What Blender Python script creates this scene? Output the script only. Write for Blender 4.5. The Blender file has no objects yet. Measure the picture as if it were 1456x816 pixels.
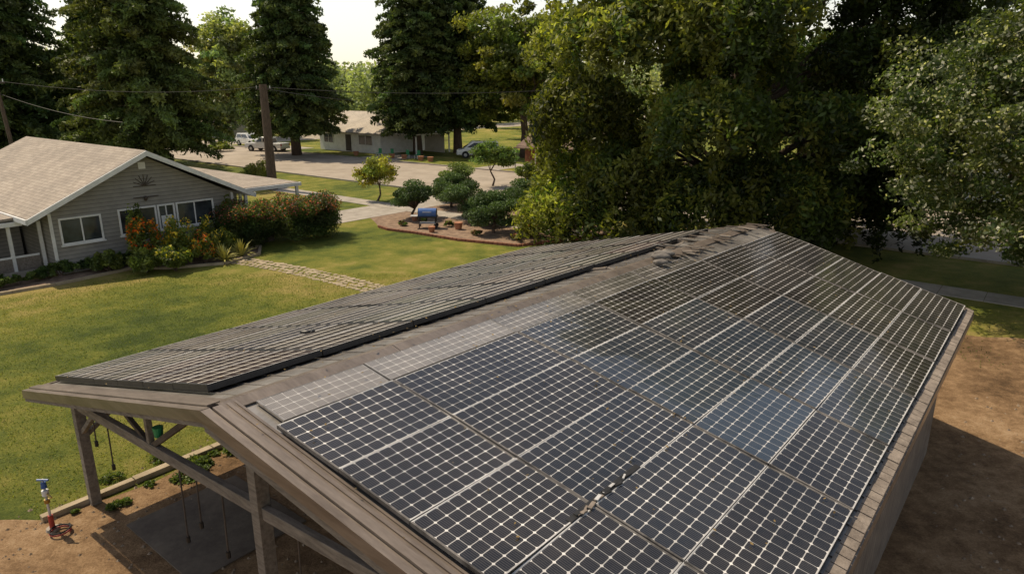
import bpy, math, random, numpy as np, bmesh
from mathutils import Vector
random.seed(7); rng=np.random.default_rng(7)
scene=bpy.context.scene
CA,SA=0.7793,0.6266
def W(u,v,z=0.0): return (u*SA+v*CA, u*CA-v*SA, z)
ROT=math.radians(38.8)
# ------------------------------------------------------------------ materials
def base(name):
    m=bpy.data.materials.new(name); m.use_nodes=True
    nt=m.node_tree; b=nt.nodes['Principled BSDF']; return m,nt,b
def coords(nt,rot=0.0):
    tc=nt.nodes.new('ShaderNodeTexCoord')
    if rot==0: return tc.outputs['Object']
    mp=nt.nodes.new('ShaderNodeMapping'); mp.inputs['Rotation'].default_value=(0,0,rot)
    nt.links.new(tc.outputs['Object'],mp.inputs['Vector']); return mp.outputs['Vector']
def math_(nt,op,a,b=None,clamp=False):
    n=nt.nodes.new('ShaderNodeMath'); n.operation=op; n.use_clamp=clamp
    for i,x in enumerate((a,b)):
        if x is None: continue
        if isinstance(x,(int,float)): n.inputs[i].default_value=x
        else: nt.links.new(x,n.inputs[i])
    return n.outputs[0]
def mix_(nt,f,a,b,mode='MIX'):
    n=nt.nodes.new('ShaderNodeMix'); n.data_type='RGBA'; n.blend_type=mode
    for s,x in ((n.inputs[0],f),(n.inputs[6],a),(n.inputs[7],b)):
        if isinstance(x,(int,float)): s.default_value=x
        elif isinstance(x,tuple): s.default_value=(*x[:3],1)
        else: nt.links.new(x,s)
    return n.outputs[2]
def noise(nt,vec,scale,detail=6,rough=.6):
    n=nt.nodes.new('ShaderNodeTexNoise'); n.inputs['Scale'].default_value=scale
    n.inputs['Detail'].default_value=detail; n.inputs['Roughness'].default_value=rough
    nt.links.new(vec,n.inputs['Vector']); return n.outputs['Fac']
def ramp(nt,fac,stops):
    r=nt.nodes.new('ShaderNodeValToRGB'); el=r.color_ramp.elements
    while len(el)<len(stops): el.new(.5)
    for e,(p,c) in zip(el,stops): e.position=p; e.color=(*c,1)
    nt.links.new(fac,r.inputs['Fac']); return r.outputs['Color']
def bump(nt,b,h,strength,dist=.02):
    n=nt.nodes.new('ShaderNodeBump'); n.inputs['Strength'].default_value=strength; n.inputs['Distance'].default_value=dist
    nt.links.new(h,n.inputs['Height']); nt.links.new(n.outputs['Normal'],b.inputs['Normal'])
def pm(name,c1,c2,scale=5,rough=.8,bmp=.3,metal=0.0,stretch=None,spec=.4,dist=.02):
    m,nt,b=base(name); v=coords(nt)
    if stretch:
        mp=nt.nodes.new('ShaderNodeMapping'); mp.inputs['Scale'].default_value=stretch
        mp2=nt.nodes.new('ShaderNodeMapping'); mp2.inputs['Rotation'].default_value=(0,0,ROT)
        nt.links.new(v,mp2.inputs['Vector']); nt.links.new(mp2.outputs['Vector'],mp.inputs['Vector']); v=mp.outputs['Vector']
    f=noise(nt,v,scale); f2=noise(nt,v,scale*7,4)
    g=math_(nt,'ADD',math_(nt,'MULTIPLY',f,.7),math_(nt,'MULTIPLY',f2,.3))
    nt.links.new(ramp(nt,g,[(.36,c1),(.64,c2)]),b.inputs['Base Color'])
    b.inputs['Roughness'].default_value=rough; b.inputs['Metallic'].default_value=metal
    b.inputs['Specular IOR Level'].default_value=spec
    bump(nt,b,f2,bmp,dist); return m
def leafmat(name,trans=.35,rough=.5):
    m,nt,b=base(name)
    at=nt.nodes.new('ShaderNodeAttribute'); at.attribute_name='tint'
    nt.links.new(at.outputs['Color'],b.inputs['Base Color']); b.inputs['Roughness'].default_value=rough
    b.inputs['Specular IOR Level'].default_value=.3
    tr=nt.nodes.new('ShaderNodeBsdfTranslucent')
    nt.links.new(mix_(nt,1.0,at.outputs['Color'],(1.7,1.8,.7),'MULTIPLY'),tr.inputs['Color'])
    mx=nt.nodes.new('ShaderNodeMixShader'); mx.inputs[0].default_value=trans
    out=nt.nodes['Material Output']
    nt.links.new(b.outputs[0],mx.inputs[1]); nt.links.new(tr.outputs[0],mx.inputs[2]); nt.links.new(mx.outputs[0],out.inputs['Surface'])
    return m
LEAF=leafmat('foliage',.40); NEEDLE=leafmat('needles',.2,.6); BLADE=leafmat('grass_blades',.35,.7)
BARK=pm('bark',(.06,.042,.03),(.15,.105,.075),4,.95,.8,stretch=(4,4,.8))
WOODG=pm('weathered_wood',(.12,.10,.08),(.26,.22,.18),3,.85,.4,stretch=(1,6,6))
WOODD=pm('dark_wood',(.05,.038,.03),(.11,.085,.065),3,.85,.4)
METAL=pm('roof_metal',(.17,.155,.14),(.42,.39,.35),1.1,.30,.10,metal=.5)
TRIM=pm('trim_metal',(.13,.103,.082),(.25,.205,.168),1.3,.34,.08,metal=.35,stretch=(.4,3,3))
ALU=pm('aluminium_frame',(.36,.35,.34),(.70,.68,.65),2,.4,.05,metal=.2)
DKFR=pm('anodised_frame',(.03,.028,.026),(.22,.2,.18),2,.4,.05)
BLACK=pm('black_frame',(.012,.012,.012),(.03,.028,.026),6,.45,.05)
CONC=pm('concrete',(.26,.23,.19),(.40,.355,.30),1.5,.9,.3)
STONE=pm('flagstone',(.26,.205,.13),(.42,.34,.23),2.5,.9,.5)
BRICK=pm('red_brick',(.16,.06,.035),(.30,.12,.07),5,.9,.5)
TILE=pm('eave_tile',(.13,.105,.085),(.30,.25,.205),4,.85,.4)
WHITE=pm('white_paint',(.62,.61,.58),(.8,.79,.76),2,.55,.08)
CREAM=pm('cream_wall',(.5,.46,.38),(.65,.6,.52),1,.8,.15)
MULCH=pm('mulch',(.12,.075,.05),(.32,.22,.145),3,.95,.9)
DARKG=pm('rubber',(.01,.01,.01),(.025,.025,.025),8,.8,.1)
RED=pm('red_paint',(.3,.03,.02),(.42,.06,.04),4,.5,.1)
BLUE=pm('blue_plastic',(.03,.08,.26),(.08,.17,.40),3,.4,.05)
GREENP=pm('green_plastic',(.02,.2,.08),(.05,.3,.13),3,.4,.05)
BRASS=pm('brass',(.35,.22,.06),(.5,.36,.14),5,.35,.1,metal=.9)
TERRA=pm('terracotta',(.3,.12,.06),(.42,.2,.11),4,.8,.2)
SLAB=pm('slab',(.085,.065,.05),(.17,.135,.10),1.2,.9,.4)
def glass(name,c=(.015,.018,.02)):
    m,nt,b=base(name); v=coords(nt); f=noise(nt,v,.8,3)
    nt.links.new(ramp(nt,f,[(.35,c),(.7,tuple(min(1,x*4+.02) for x in c))]),b.inputs['Base Color'])
    b.inputs['Roughness'].default_value=.05; return m
GLASS=glass('window_glass')
def shingles(name,c1,c2,mortar):
    m,nt,b=base(name); v=coords(nt,ROT)
    br=nt.nodes.new('ShaderNodeTexBrick'); br.inputs['Scale'].default_value=1
    br.inputs['Brick Width'].default_value=.32; br.inputs['Row Height'].default_value=.17; br.inputs['Mortar Size'].default_value=.010
    br.inputs['Color1'].default_value=(*c1,1); br.inputs['Color2'].default_value=(*c2,1); br.inputs['Mortar'].default_value=(*mortar,1)
    nt.links.new(v,br.inputs['Vector'])
    f=noise(nt,v,.7,6); col=mix_(nt,.75,br.outputs['Color'],ramp(nt,f,[(.3,(.65,.62,.58)),(.7,(1.15,1.1,1.02))]),'MULTIPLY')
    nt.links.new(col,b.inputs['Base Color']); b.inputs['Roughness'].default_value=.9
    bump(nt,b,br.outputs['Fac'],-.5,.02); return m
SHING=shingles('grey_shingles',(.37,.325,.275),(.29,.25,.21),(.18,.15,.125))
SHINGB=shingles('brown_shingles',(.2,.14,.11),(.15,.10,.08),(.08,.055,.04))
def siding(name,c1,c2,pitch=.17):
    m,nt,b=base(name); v=coords(nt); s=nt.nodes.new('ShaderNodeSeparateXYZ'); nt.links.new(v,s.inputs[0])
    fr=math_(nt,'FRACT',math_(nt,'DIVIDE',s.outputs[2],pitch))
    ln=math_(nt,'LESS_THAN',fr,.12)
    f=noise(nt,v,2.5,6); c=ramp(nt,f,[(.3,c1),(.7,c2)])
    nt.links.new(mix_(nt,ln,c,tuple(x*.5 for x in c1)),b.inputs['Base Color'])
    b.inputs['Roughness'].default_value=.75; bump(nt,b,fr,.5,-.02); return m
SIDING=siding('grey_siding',(.23,.215,.19),(.30,.28,.245))
def vboards(name,c1,c2,pitch=.2):
    m,nt,b=base(name); v=coords(nt,ROT); s=nt.nodes.new('ShaderNodeSeparateXYZ'); nt.links.new(v,s.inputs[0])
    q=math_(nt,'DIVIDE',s.outputs[1],pitch); fr=math_(nt,'FRACT',q)
    ln=math_(nt,'LESS_THAN',fr,.08); f=noise(nt,v,3,6); c=ramp(nt,f,[(.3,c1),(.7,c2)])
    nt.links.new(mix_(nt,ln,c,(.02,.017,.015)),b.inputs['Base Color']); b.inputs['Roughness'].default_value=.85; return m
VBOARD=vboards('board_wall',(.09,.07,.055),(.18,.145,.115))
def lawnmat():
    m,nt,b=base('lawn_grass'); v=coords(nt)
    a=noise(nt,v,.13,5,.6); c=noise(nt,v,.8,8,.72); d=noise(nt,v,16,5,.8)
    g=math_(nt,'ADD',math_(nt,'MULTIPLY',a,.42),math_(nt,'ADD',math_(nt,'MULTIPLY',c,.33),math_(nt,'MULTIPLY',d,.25)))
    vr=coords(nt,ROT); s=nt.nodes.new('ShaderNodeSeparateXYZ'); nt.links.new(vr,s.inputs[0])
    st=math_(nt,'SINE',math_(nt,'ADD',math_(nt,'MULTIPLY',s.outputs[0],4.2),math_(nt,'MULTIPLY',a,5.0)))
    g=math_(nt,'ADD',g,math_(nt,'MULTIPLY',st,.010))
    col=ramp(nt,g,[(.41,(.055,.08,.014)),(.465,(.12,.145,.023)),(.52,(.20,.20,.034)),(.59,(.34,.265,.085))])  # grass tone patches; the darkest greens also paint in tree shade
    nt.links.new(col,b.inputs['Base Color']); b.inputs['Roughness'].default_value=.9; b.inputs['Specular IOR Level'].default_value=.15
    bump(nt,b,d,1.0,.08); return m
LAWN=lawnmat()
def dirtmat():
    m,nt,b=base('dirt'); v=coords(nt)
    a=noise(nt,v,.35,6,.65); c=noise(nt,v,3.5,8,.75); d=noise(nt,v,26,4,.8)
    g=math_(nt,'ADD',math_(nt,'MULTIPLY',a,.42),math_(nt,'ADD',math_(nt,'MULTIPLY',c,.35),math_(nt,'MULTIPLY',d,.23)))
    col=ramp(nt,g,[(.40,(.09,.055,.028)),(.48,(.20,.122,.063)),(.54,(.31,.20,.108)),(.63,(.44,.31,.19))])
    nt.links.new(col,b.inputs['Base Color']); b.inputs['Roughness'].default_value=.95; b.inputs['Specular IOR Level'].default_value=.15
    bump(nt,b,g,1.0,.14); return m
DIRT=dirtmat()
ROAD=pm('road_surface',(.27,.225,.175),(.40,.34,.27),.5,.9,.25)
def cellmat(name,linecol,w,dustc,dust,buscol,busamt,rough,vw=1.0,spec=.4,lmin=.35,diam=.86,amt=.7,rs=.3):
    m,nt,b=base(name)
    uv=nt.nodes.new('ShaderNodeUVMap'); uv.uv_map='UVMap'; s=nt.nodes.new('ShaderNodeSeparateXYZ'); nt.links.new(uv.outputs[0],s.inputs[0])
    fx=math_(nt,'ABSOLUTE',math_(nt,'SUBTRACT',math_(nt,'FRACT',s.outputs[0]),.5))
    fy=math_(nt,'ABSOLUTE',math_(nt,'SUBTRACT',math_(nt,'FRACT',s.outputs[1]),.5))
    lx=math_(nt,'GREATER_THAN',fx,.5-w); ly=math_(nt,'GREATER_THAN',fy,.5-w*.8)
    l=math_(nt,'MAXIMUM',lx,math_(nt,'MULTIPLY',ly,.75*vw))
    dm=math_(nt,'GREATER_THAN',math_(nt,'ADD',fx,fy),diam)
    line=math_(nt,'MAXIMUM',math_(nt,'MULTIPLY',l,amt),dm)
    v=coords(nt); n1=noise(nt,v,.7,6,.65); n2=noise(nt,v,7,5,.75)
    line=math_(nt,'MULTIPLY',line,ramp(nt,n1,[(.3,(lmin,)*3),(.62,(1,1,1))]))
    bus=math_(nt,'LESS_THAN',math_(nt,'FRACT',math_(nt,'MULTIPLY',s.outputs[1],6.0)),.25)
    at=nt.nodes.new('ShaderNodeAttribute'); at.attribute_name='tint'
    c=mix_(nt,math_(nt,'MULTIPLY',bus,busamt),at.outputs['Color'],buscol)
    c=mix_(nt,line,c,linecol)
    dd=math_(nt,'MULTIPLY',ramp(nt,math_(nt,'ADD',math_(nt,'MULTIPLY',n1,.6),math_(nt,'MULTIPLY',n2,.4)),[(.42,(0,0,0)),(.68,(1,1,1))]),dust)
    c=mix_(nt,dd,c,dustc)
    nt.links.new(c,b.inputs['Base Color'])
    r=math_(nt,'ADD',math_(nt,'MULTIPLY',n1,rs),rough); nt.links.new(r,b.inputs['Roughness'])
    b.inputs['Specular IOR Level'].default_value=spec
    n3=noise(nt,v,1.6,3,.5); bump(nt,b,n3,.25,.03)
    return m
CELL=cellmat('solar_cells',(.82,.79,.74),.030,(.24,.20,.16),.10,(.24,.22,.20),.20,-.02,spec=.72,rs=.26)
CELL2=cellmat('dusty_solar_cells',(.85,.79,.69),.065,(.20,.165,.13),.15,(.3,.26,.21),.0,.22,.55,spec=.2,lmin=.55,diam=.93,amt=.85)
SHEEN=cellmat('sheen_cells',(.62,.59,.55),.05,(.38,.34,.30),.4,(.4,.38,.35),.4,.02,spec=.7)  # pale cells that paint the bright reflection on the ridge metal
# ------------------------------------------------------------------ builders
def link(ob,parent=None):
    scene.collection.objects.link(ob)
    if parent:
        ob.parent=parent; ob.location=Vector(ob.location)-Vector(parent.location)
    return ob
def group(name,loc):
    e=bpy.data.objects.new(name,None); e.location=loc; e.empty_display_size=.3; return link(e)
class B:
    def __init__(s): s.V=[];s.F=[];s.M=[];s.mats=[]
    def mi(s,m):
        if m not in s.mats: s.mats.append(m)
        return s.mats.index(m)
    def add(s,vs,fs,mat):
        o=len(s.V); s.V+= [tuple(v) for v in vs]; k=s.mi(mat)
        for f in fs: s.F.append([i+o for i in f]); s.M.append(k)
    def hexa(s,p,mat): s.add(p,[(0,3,2,1),(4,5,6,7),(0,1,5,4),(1,2,6,5),(2,3,7,6),(3,0,4,7)],mat)
    def boxuv(s,u0,u1,v0,v1,z0,z1,mat):
        s.hexa([W(v=v1,u=u0,z=z0),W(u1,v1,z0),W(u1,v0,z0),W(u0,v0,z0),W(u0,v1,z1),W(u1,v1,z1),W(u1,v0,z1),W(u0,v0,z1)],mat)
    def box(s,c,d,mat,rz=0.0):
        co,si=math.cos(rz),math.sin(rz); p=[]
        for z in (-1,1):
            for x,y in ((-1,-1),(1,-1),(1,1),(-1,1)):
                X,Y=x*d[0]/2,y*d[1]/2; p.append((c[0]+X*co-Y*si,c[1]+X*si+Y*co,c[2]+z*d[2]/2))
        s.hexa(p,mat)
    def beam(s,p0,p1,w,h,mat):
        p0,p1=Vector(p0),Vector(p1); d=(p1-p0).normalized()
        up=Vector((0,0,1)) if abs(d.z)<.95 else Vector((SA,CA,0))
        r=d.cross(up).normalized(); t=r.cross(d).normalized(); P=[]
        for q in (p0,p1):
            for a,b_ in ((-1,-1),(1,-1),(1,1),(-1,1)): P.append(q+r*w/2*a+t*h/2*b_)
        s.hexa(P,mat)
    def cyl(s,p0,p1,r0,r1,mat,n=10):
        p0,p1=Vector(p0),Vector(p1); d=(p1-p0).normalized()
        up=Vector((0,0,1)) if abs(d.z)<.9 else Vector((1,0,0))
        r=d.cross(up).normalized(); t=r.cross(d); P=[]
        for q,R in ((p0,r0),(p1,r1)):
            for i in range(n):
                a=2*math.pi*i/n; P.append(q+r*math.cos(a)*R+t*math.sin(a)*R)
        fs=[(i,(i+1)%n,n+(i+1)%n,n+i) for i in range(n)]+[tuple(range(n))[::-1],tuple(range(n,2*n))]
        s.add(P,fs,mat)
    def prism(s,poly,z0,z1,mat):
        n=len(poly); P=[(x,y,z0) for x,y in poly]+[(x,y,z1) for x,y in poly]
        s.add(P,[(i,(i+1)%n,n+(i+1)%n,n+i) for i in range(n)]+[tuple(range(n))[::-1],tuple(range(n,2*n))],mat)
    def patch(s,f,ns,nt,th,mat):
        top=[f(i/ns,j/nt) for i in range(ns+1) for j in range(nt+1)]
        bot=[(x,y,z-th) for x,y,z in top]; n=len(top); idx=lambda i,j:i*(nt+1)+j; fs=[]
        for i in range(ns):
            for j in range(nt):
                q=(idx(i,j),idx(i+1,j),idx(i+1,j+1),idx(i,j+1)); fs.append(q); fs.append(tuple(n+k for k in q[::-1]))
        for i in range(ns):
            for j in (0,nt):
                a,b_=idx(i,j),idx(i+1,j); fs.append((a,b_,n+b_,n+a))
        for j in range(nt):
            for i in (0,ns):
                a,b_=idx(i,j),idx(i,j+1); fs.append((a,b_,n+b_,n+a))
        s.add(top+bot,fs,mat)
    def finish(s,name,parent=None,smooth=False,bevel=0,flat=False):
        a=np.array(s.V); o=((a[:,0].min()+a[:,0].max())/2,(a[:,1].min()+a[:,1].max())/2,a[:,2].min())
        me=bpy.data.meshes.new(name); me.from_pydata([tuple(x) for x in (a-np.array(o))],[],s.F)
        for m in s.mats: me.materials.append(m)
        me.polygons.foreach_set('material_index',s.M)
        bm=bmesh.new(); bm.from_mesh(me)
        if flat:
            for f in bm.faces:
                if f.normal.z<0: f.normal_flip()
        else: bmesh.ops.recalc_face_normals(bm,faces=bm.faces)
        bm.to_mesh(me); bm.free()
        if smooth: me.polygons.foreach_set('use_smooth',[True]*len(me.polygons))
        me.update(); ob=bpy.data.objects.new(name,me); ob.location=o; link(ob,parent)
        if bevel:
            md=ob.modifiers.new('bevel','BEVEL'); md.width=bevel; md.segments=2; md.limit_method='ANGLE'
        return ob
def leafobj(name,C,S,T,mat,parent=None,aspect=.55,up=.4,out=None):
    n=len(C); N=rng.normal(size=(n,3)); N[:,2]+=up
    if out is not None: N+=out
    N/=np.linalg.norm(N,axis=1)[:,None]+1e-9
    R=rng.normal(size=(n,3)); a=np.cross(N,R); a/=np.linalg.norm(a,axis=1)[:,None]+1e-9; b=np.cross(N,a)
    S=S[:,None]
    o=np.array([C[:,0].mean(),C[:,1].mean(),max(0,C[:,2].min())]); Cc=C-o
    V=np.stack([Cc+a*S,Cc+b*S*aspect,Cc-a*S,Cc-b*S*aspect],1).reshape(-1,3).astype(np.float32)
    me=bpy.data.meshes.new(name); me.vertices.add(4*n); me.loops.add(4*n); me.polygons.add(n)
    me.vertices.foreach_set('co',V.ravel()); me.loops.foreach_set('vertex_index',np.arange(4*n,dtype=np.int32))
    me.polygons.foreach_set('loop_start',np.arange(0,4*n,4,dtype=np.int32))
    me.update(calc_edges=True)
    at=me.attributes.new('tint','FLOAT_COLOR','POINT')
    col=np.ones((n,4),np.float32); col[:,:3]=np.clip(T,0.003,1); at.data.foreach_set('color',np.repeat(col,4,0).ravel())
    me.materials.append(mat); ob=bpy.data.objects.new(name,me); ob.location=o; return link(ob,parent)
def tints(n,c,var=.3,k=None):
    c=np.array(c); f=1+rng.normal(size=(n,1))*var*.6; h=np.clip(rng.normal(size=(n,1))*.09,-.2,.16)
    t=c[None,:]*np.clip(f,.35,1.9); t[:,0:1]*=1+h; t[:,2:3]*=1-h; return t
def sph(n):
    d=rng.normal(size=(n,3)); return d/np.linalg.norm(d,axis=1)[:,None]
def trunk(b,base_,top,r,mat=BARK,seg=5,wob=.25):
    p=Vector(base_); t=Vector(top); prev=p; pts=[p]
    for i in range(1,seg+1):
        f=i/seg; q=p.lerp(t,f)+Vector((random.uniform(-wob,wob),random.uniform(-wob,wob),0))*(0 if i==seg else 1)
        b.cyl(prev,q,r*(1-.7*(i-1)/seg)*(1.25 if i==1 else 1),r*(1-.7*i/seg),mat,10); prev=q; pts.append(q)
    return pts
def deciduous(name,pos,H,cz,rad,nl=10,nclump=220,per=110,leaf=.2,cr=.9,col=(.07,.10,.02),col2=None,tr=.35,mat=None,pale=0,zmin=None):
    mat=mat or LEAF
    g=group(name,(pos[0],pos[1],0)); rad=np.array(rad); c0=np.array([pos[0],pos[1],cz])
    b=B(); pts=trunk(b,(pos[0],pos[1],-.1),(pos[0],pos[1],cz+rad[2]*.3),tr)
    L=sph(nl)*rng.uniform(.35,.72,(nl,1)); L[:,2]=np.abs(L[:,2])*1.1-.35
    if zmin is not None: L[:nl//3,2]=rng.uniform(-.7,-.3,nl//3)
    lc=c0+L*rad; lr=rng.uniform(.34,.55,nl)
    for k in range(nl):
        q=pts[random.choice([2,3,4])]; mid=(np.array(q)+lc[k])/2+np.array([0,0,.3])
        b.cyl(q,mid,tr*.4,tr*.25,BARK,7); b.cyl(mid,lc[k],tr*.25,tr*.08,BARK,7)
    b.finish('trunk_and_limbs',g,smooth=True)
    which=rng.integers(0,nl,nclump); d=sph(nclump); d[:,2]*=.85
    cc=lc[which]+d*(rad*1.0)*(lr[which]*rng.uniform(.55,1.12,nclump))[:,None]
    cc[:,2]=np.maximum(cc[:,2],cz-rad[2]*1.05 if zmin is None else zmin)
    sz=rng.uniform(.5,1.3,nclump)*cr
    tc=tints(nclump,col,.5)
    if col2 is not None:
        k=rng.random(nclump)<.4; tc[k]=tints(k.sum(),col2,.4)
    idx=np.repeat(np.arange(nclump),per); n=len(idx)
    off=sph(n)*(rng.random(n)**.45)[:,None]*np.array([1,1,.55]); C=cc[idx]+off*sz[idx][:,None]
    T=tc[idx]*rng.uniform(.7,1.35,(n,1))
    if pale:
        k=rng.random(n)<pale; T[k]=np.array([.46,.46,.34])*rng.uniform(.7,1.2,(k.sum(),1))
    S=rng.uniform(.6,1.3,n)*leaf
    o=(C-c0)/rad; leafobj('crown',C,S,T,mat,g,out=o*.8); return g
def conifer(name,pos,H,R,z0,col=(.055,.08,.022),dens=1.0,leaf=.2,tr=.5,droop=.35):
    g=group(name,(pos[0],pos[1],0)); b=B(); trunk(b,(pos[0],pos[1],-.1),(pos[0],pos[1],H),tr,wob=.1,seg=7)
    Cs=[];Ts=[]; z=z0
    while z<min(H-.4,19):
        f=(z-z0)/(H-z0); RL=R*(1-f)**.7*(1 if f>.06 else .75)*random.uniform(.85,1.12)+.25
        nb=int(9+4*(1-f)); off=random.random()*6
        for k in range(nb):
            a=off+2*math.pi*k/nb+random.uniform(-.3,.3); Lb=RL*random.uniform(.6,1.15)
            n=int((36*Lb+16)*dens); s=rng.random(n)**.65
            x=s*Lb; zz=z+random.uniform(-.3,.3)+.14*x-droop*Lb*s**2*.8
            lat=rng.normal(size=n)*(.22+.42*(1-s)*min(1,Lb/3)); hang=-np.abs(rng.normal(size=n))*(.34)*(1.1-s*.4)
            dx,dy=math.cos(a),math.sin(a)
            Cs.append(np.stack([pos[0]+dx*x-dy*lat,pos[1]+dy*x+dx*lat,zz+hang],1))
            t=np.array(col)*random.uniform(.6,1.45); t=t*np.array([random.uniform(.85,1.2),1,1])
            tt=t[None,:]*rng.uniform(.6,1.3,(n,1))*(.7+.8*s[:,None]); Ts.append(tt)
            if Lb>2: b.cyl((pos[0],pos[1],z),(pos[0]+dx*Lb*.6,pos[1]+dy*Lb*.6,z+.06*Lb-droop*Lb*.25),.06,.02,BARK,5)
        z+=random.uniform(.38,.58)
    b.finish('trunk_and_limbs',g,smooth=True)
    C=np.concatenate(Cs);T=np.concatenate(Ts)
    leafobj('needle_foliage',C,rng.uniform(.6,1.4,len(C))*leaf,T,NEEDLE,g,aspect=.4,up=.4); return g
def weeping(name,pos,H,rad,cz,col,col2,nsp=4300,leaf=.135):
    g=group(name,(pos[0],pos[1],0)); rad=np.array(rad); c0=np.array([pos[0],pos[1],cz])
    b=B(); pts=trunk(b,(pos[0],pos[1],-.1),(pos[0],pos[1],cz+rad[2]*.6),.6)
    Ls=[];R=[]
    for (zf,n,rf) in ((-.78,9,.84),(-.55,9,.76),(-.28,9,.86),(0.0,8,.74),(.25,8,.80),(.5,7,.58),(.78,5,.40)):
        o_=random.random()*6
        for k in range(n):
            a=o_+2*math.pi*k/n+random.uniform(-.25,.25); r=rf*random.uniform(.80,1.12); Ls.append((math.cos(a)*r,math.sin(a)*r,zf+random.uniform(-.12,.12))); R.append(random.uniform(1.6,2.7))
    L=np.array(Ls); nl=len(L); lc=c0+L*rad; lc[:,2]=np.maximum(lc[:,2],2.0); lr=np.array(R)
    for k in range(nl):
        q=pts[min(4,max(1,int((lc[k][2]/H)*5)))]; mid=(np.array(q)+lc[k])/2+np.array([0,0,.8])
        b.cyl(q,mid,.14,.09,BARK,6); b.cyl(mid,lc[k],.09,.03,BARK,6)
    b.finish('trunk_and_limbs',g,smooth=True)
    lf=rng.uniform(.6,1.45,nl)
    Cs=[];Ts=[]
    w_=(L[:,1]<.25)*2.2+.8; w_=w_/w_.sum(); ks=rng.choice(nl,nsp,p=w_)
    for i in range(nsp):
        k=ks[i]; d=sph(1)[0]; d[2]=abs(d[2])*.95-.05
        p=lc[k]+d*lr[k]*random.uniform(.8,1.06)*np.array([1,1,.75])
        out=d.copy()+.6*(p-c0)/rad; out[2]=0; out/=np.linalg.norm(out)+1e-6
        ln=random.uniform(.7,2.2)*(.6+.5*(1-d[2])); n=int(56*ln)+12
        s=rng.random(n); w=.09+.24*np.sin(np.pi*np.clip(s,.05,1))*(1.1-s*.6)
        x=p[None,:]+out[None,:]*(np.sqrt(s)*.8)[:,None]+rng.normal(size=(n,3))*w[:,None]*np.array([1,1,.45])
        x[:,2]-=ln*s**1.4
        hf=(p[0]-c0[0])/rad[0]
        c=np.array(col2 if random.random()<(.34-.45*hf) else col)*random.uniform(.55,1.45)*lf[k]*(1-.22*hf)*(.7+.45*max(0,d[2]))  # left side and lobe tops tinted lighter, sunlight painted into the leaves
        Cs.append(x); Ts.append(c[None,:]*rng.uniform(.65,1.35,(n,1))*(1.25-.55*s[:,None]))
    C=np.concatenate(Cs);T=np.concatenate(Ts); k=C[:,2]>.25; C=C[k];T=T[k]
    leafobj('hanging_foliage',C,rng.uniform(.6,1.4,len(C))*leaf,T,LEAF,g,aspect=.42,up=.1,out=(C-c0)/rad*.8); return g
def bush(name,pos,rad,n,leaf,cols,flower=None,ff=.0,nc=30,mat=None,parent=None,stem=True):
    cc=sph(nc)*rng.uniform(.45,.95,(nc,1)); cc[:,2]=np.abs(cc[:,2])*1.0-.1
    cc=cc*np.array(rad); idx=rng.integers(0,nc,n); sc=np.array(rad)*.34
    off=sph(n)*(rng.random(n)**.4)[:,None]*sc*rng.uniform(.7,1.2,nc)[idx][:,None]; C=cc[idx]+off+np.array(pos)
    C[:,2]=np.maximum(C[:,2],pos[2]-rad[2]*.15+.02)
    ct=np.array([cols[i] for i in rng.integers(0,len(cols),nc)])*rng.uniform(.6,1.4,(nc,1)); T=ct[idx]*rng.uniform(.65,1.35,(n,1))
    if flower:
        fc=rng.random(nc)<.75
        k=(rng.random(n)<ff)&((off[:,2]>-.02))&fc[idx]; T[k]=np.array([flower[i] for i in rng.integers(0,len(flower),k.sum())])*rng.uniform(.7,1.2,(k.sum(),1))
    if stem:
        g=group(name,(pos[0],pos[1],0)); b=B()
        for j in range(4):
            q=cc[j%nc]*.7+np.array(pos); b.cyl((pos[0]+random.uniform(-.08,.08),pos[1],-.02),q,.04 if max(rad)>.4 else .008,.015 if max(rad)>.4 else .004,BARK,6)
        b.finish('stems',g); leafobj('leaves',C,rng.uniform(.6,1.3,n)*leaf,T,mat or LEAF,g,out=off/sc*.7); return g
    return leafobj(name,C,rng.uniform(.6,1.3,n)*leaf,T,mat or LEAF,parent,out=off/sc*.7)
# ------------------------------------------------------------------ ground, roads
b=B(); b.add([(-1500,-400,0),(1500,-400,0),(1500,2000,0),(-1500,2000,0)],[(0,1,2,3)],LAWN); b.finish('lawn',flat=True)
def jag(poly,step=.7,amp=.22):
    out=[]
    for i in range(len(poly)):
        p=Vector(poly[i]);q=Vector(poly[(i+1)%len(poly)]); n=max(1,int((q-p).length/step))
        if n>80: n=80
        for k in range(n):
            r=p.lerp(q,k/n); out.append((r.x+random.uniform(-amp,amp),r.y+random.uniform(-amp,amp)))
    return out
def sheet(name,poly,z,mat):
    b=B(); b.add([(x,y,z) for x,y in poly],[tuple(range(len(poly)))],mat); return b.finish(name,flat=True)
sheet('dirt_ground',jag([W(*p)[:2] for p in [(-12,-15.2),(1.8,-14.6),(3.0,-13.5),(4.6,-13.05),(17,-13.1),(18.2,-6),(24,-4.6),(26.5,2),(28,26),(-12,26)]],.5,.2),.005,DIRT)
b=B()
for (u0,u1,v0,v1) in ((3.9,6.0,-12.0,-9.6),(6.3,9.2,-12.2,-8.4)): b.boxuv(u0,u1,v0,v1,-.05,.03,SLAB)
b.finish('concrete_slab')
PEB=pm('pebble',(.12,.085,.055),(.34,.26,.18),6,.95,.4)
b=B()
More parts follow.
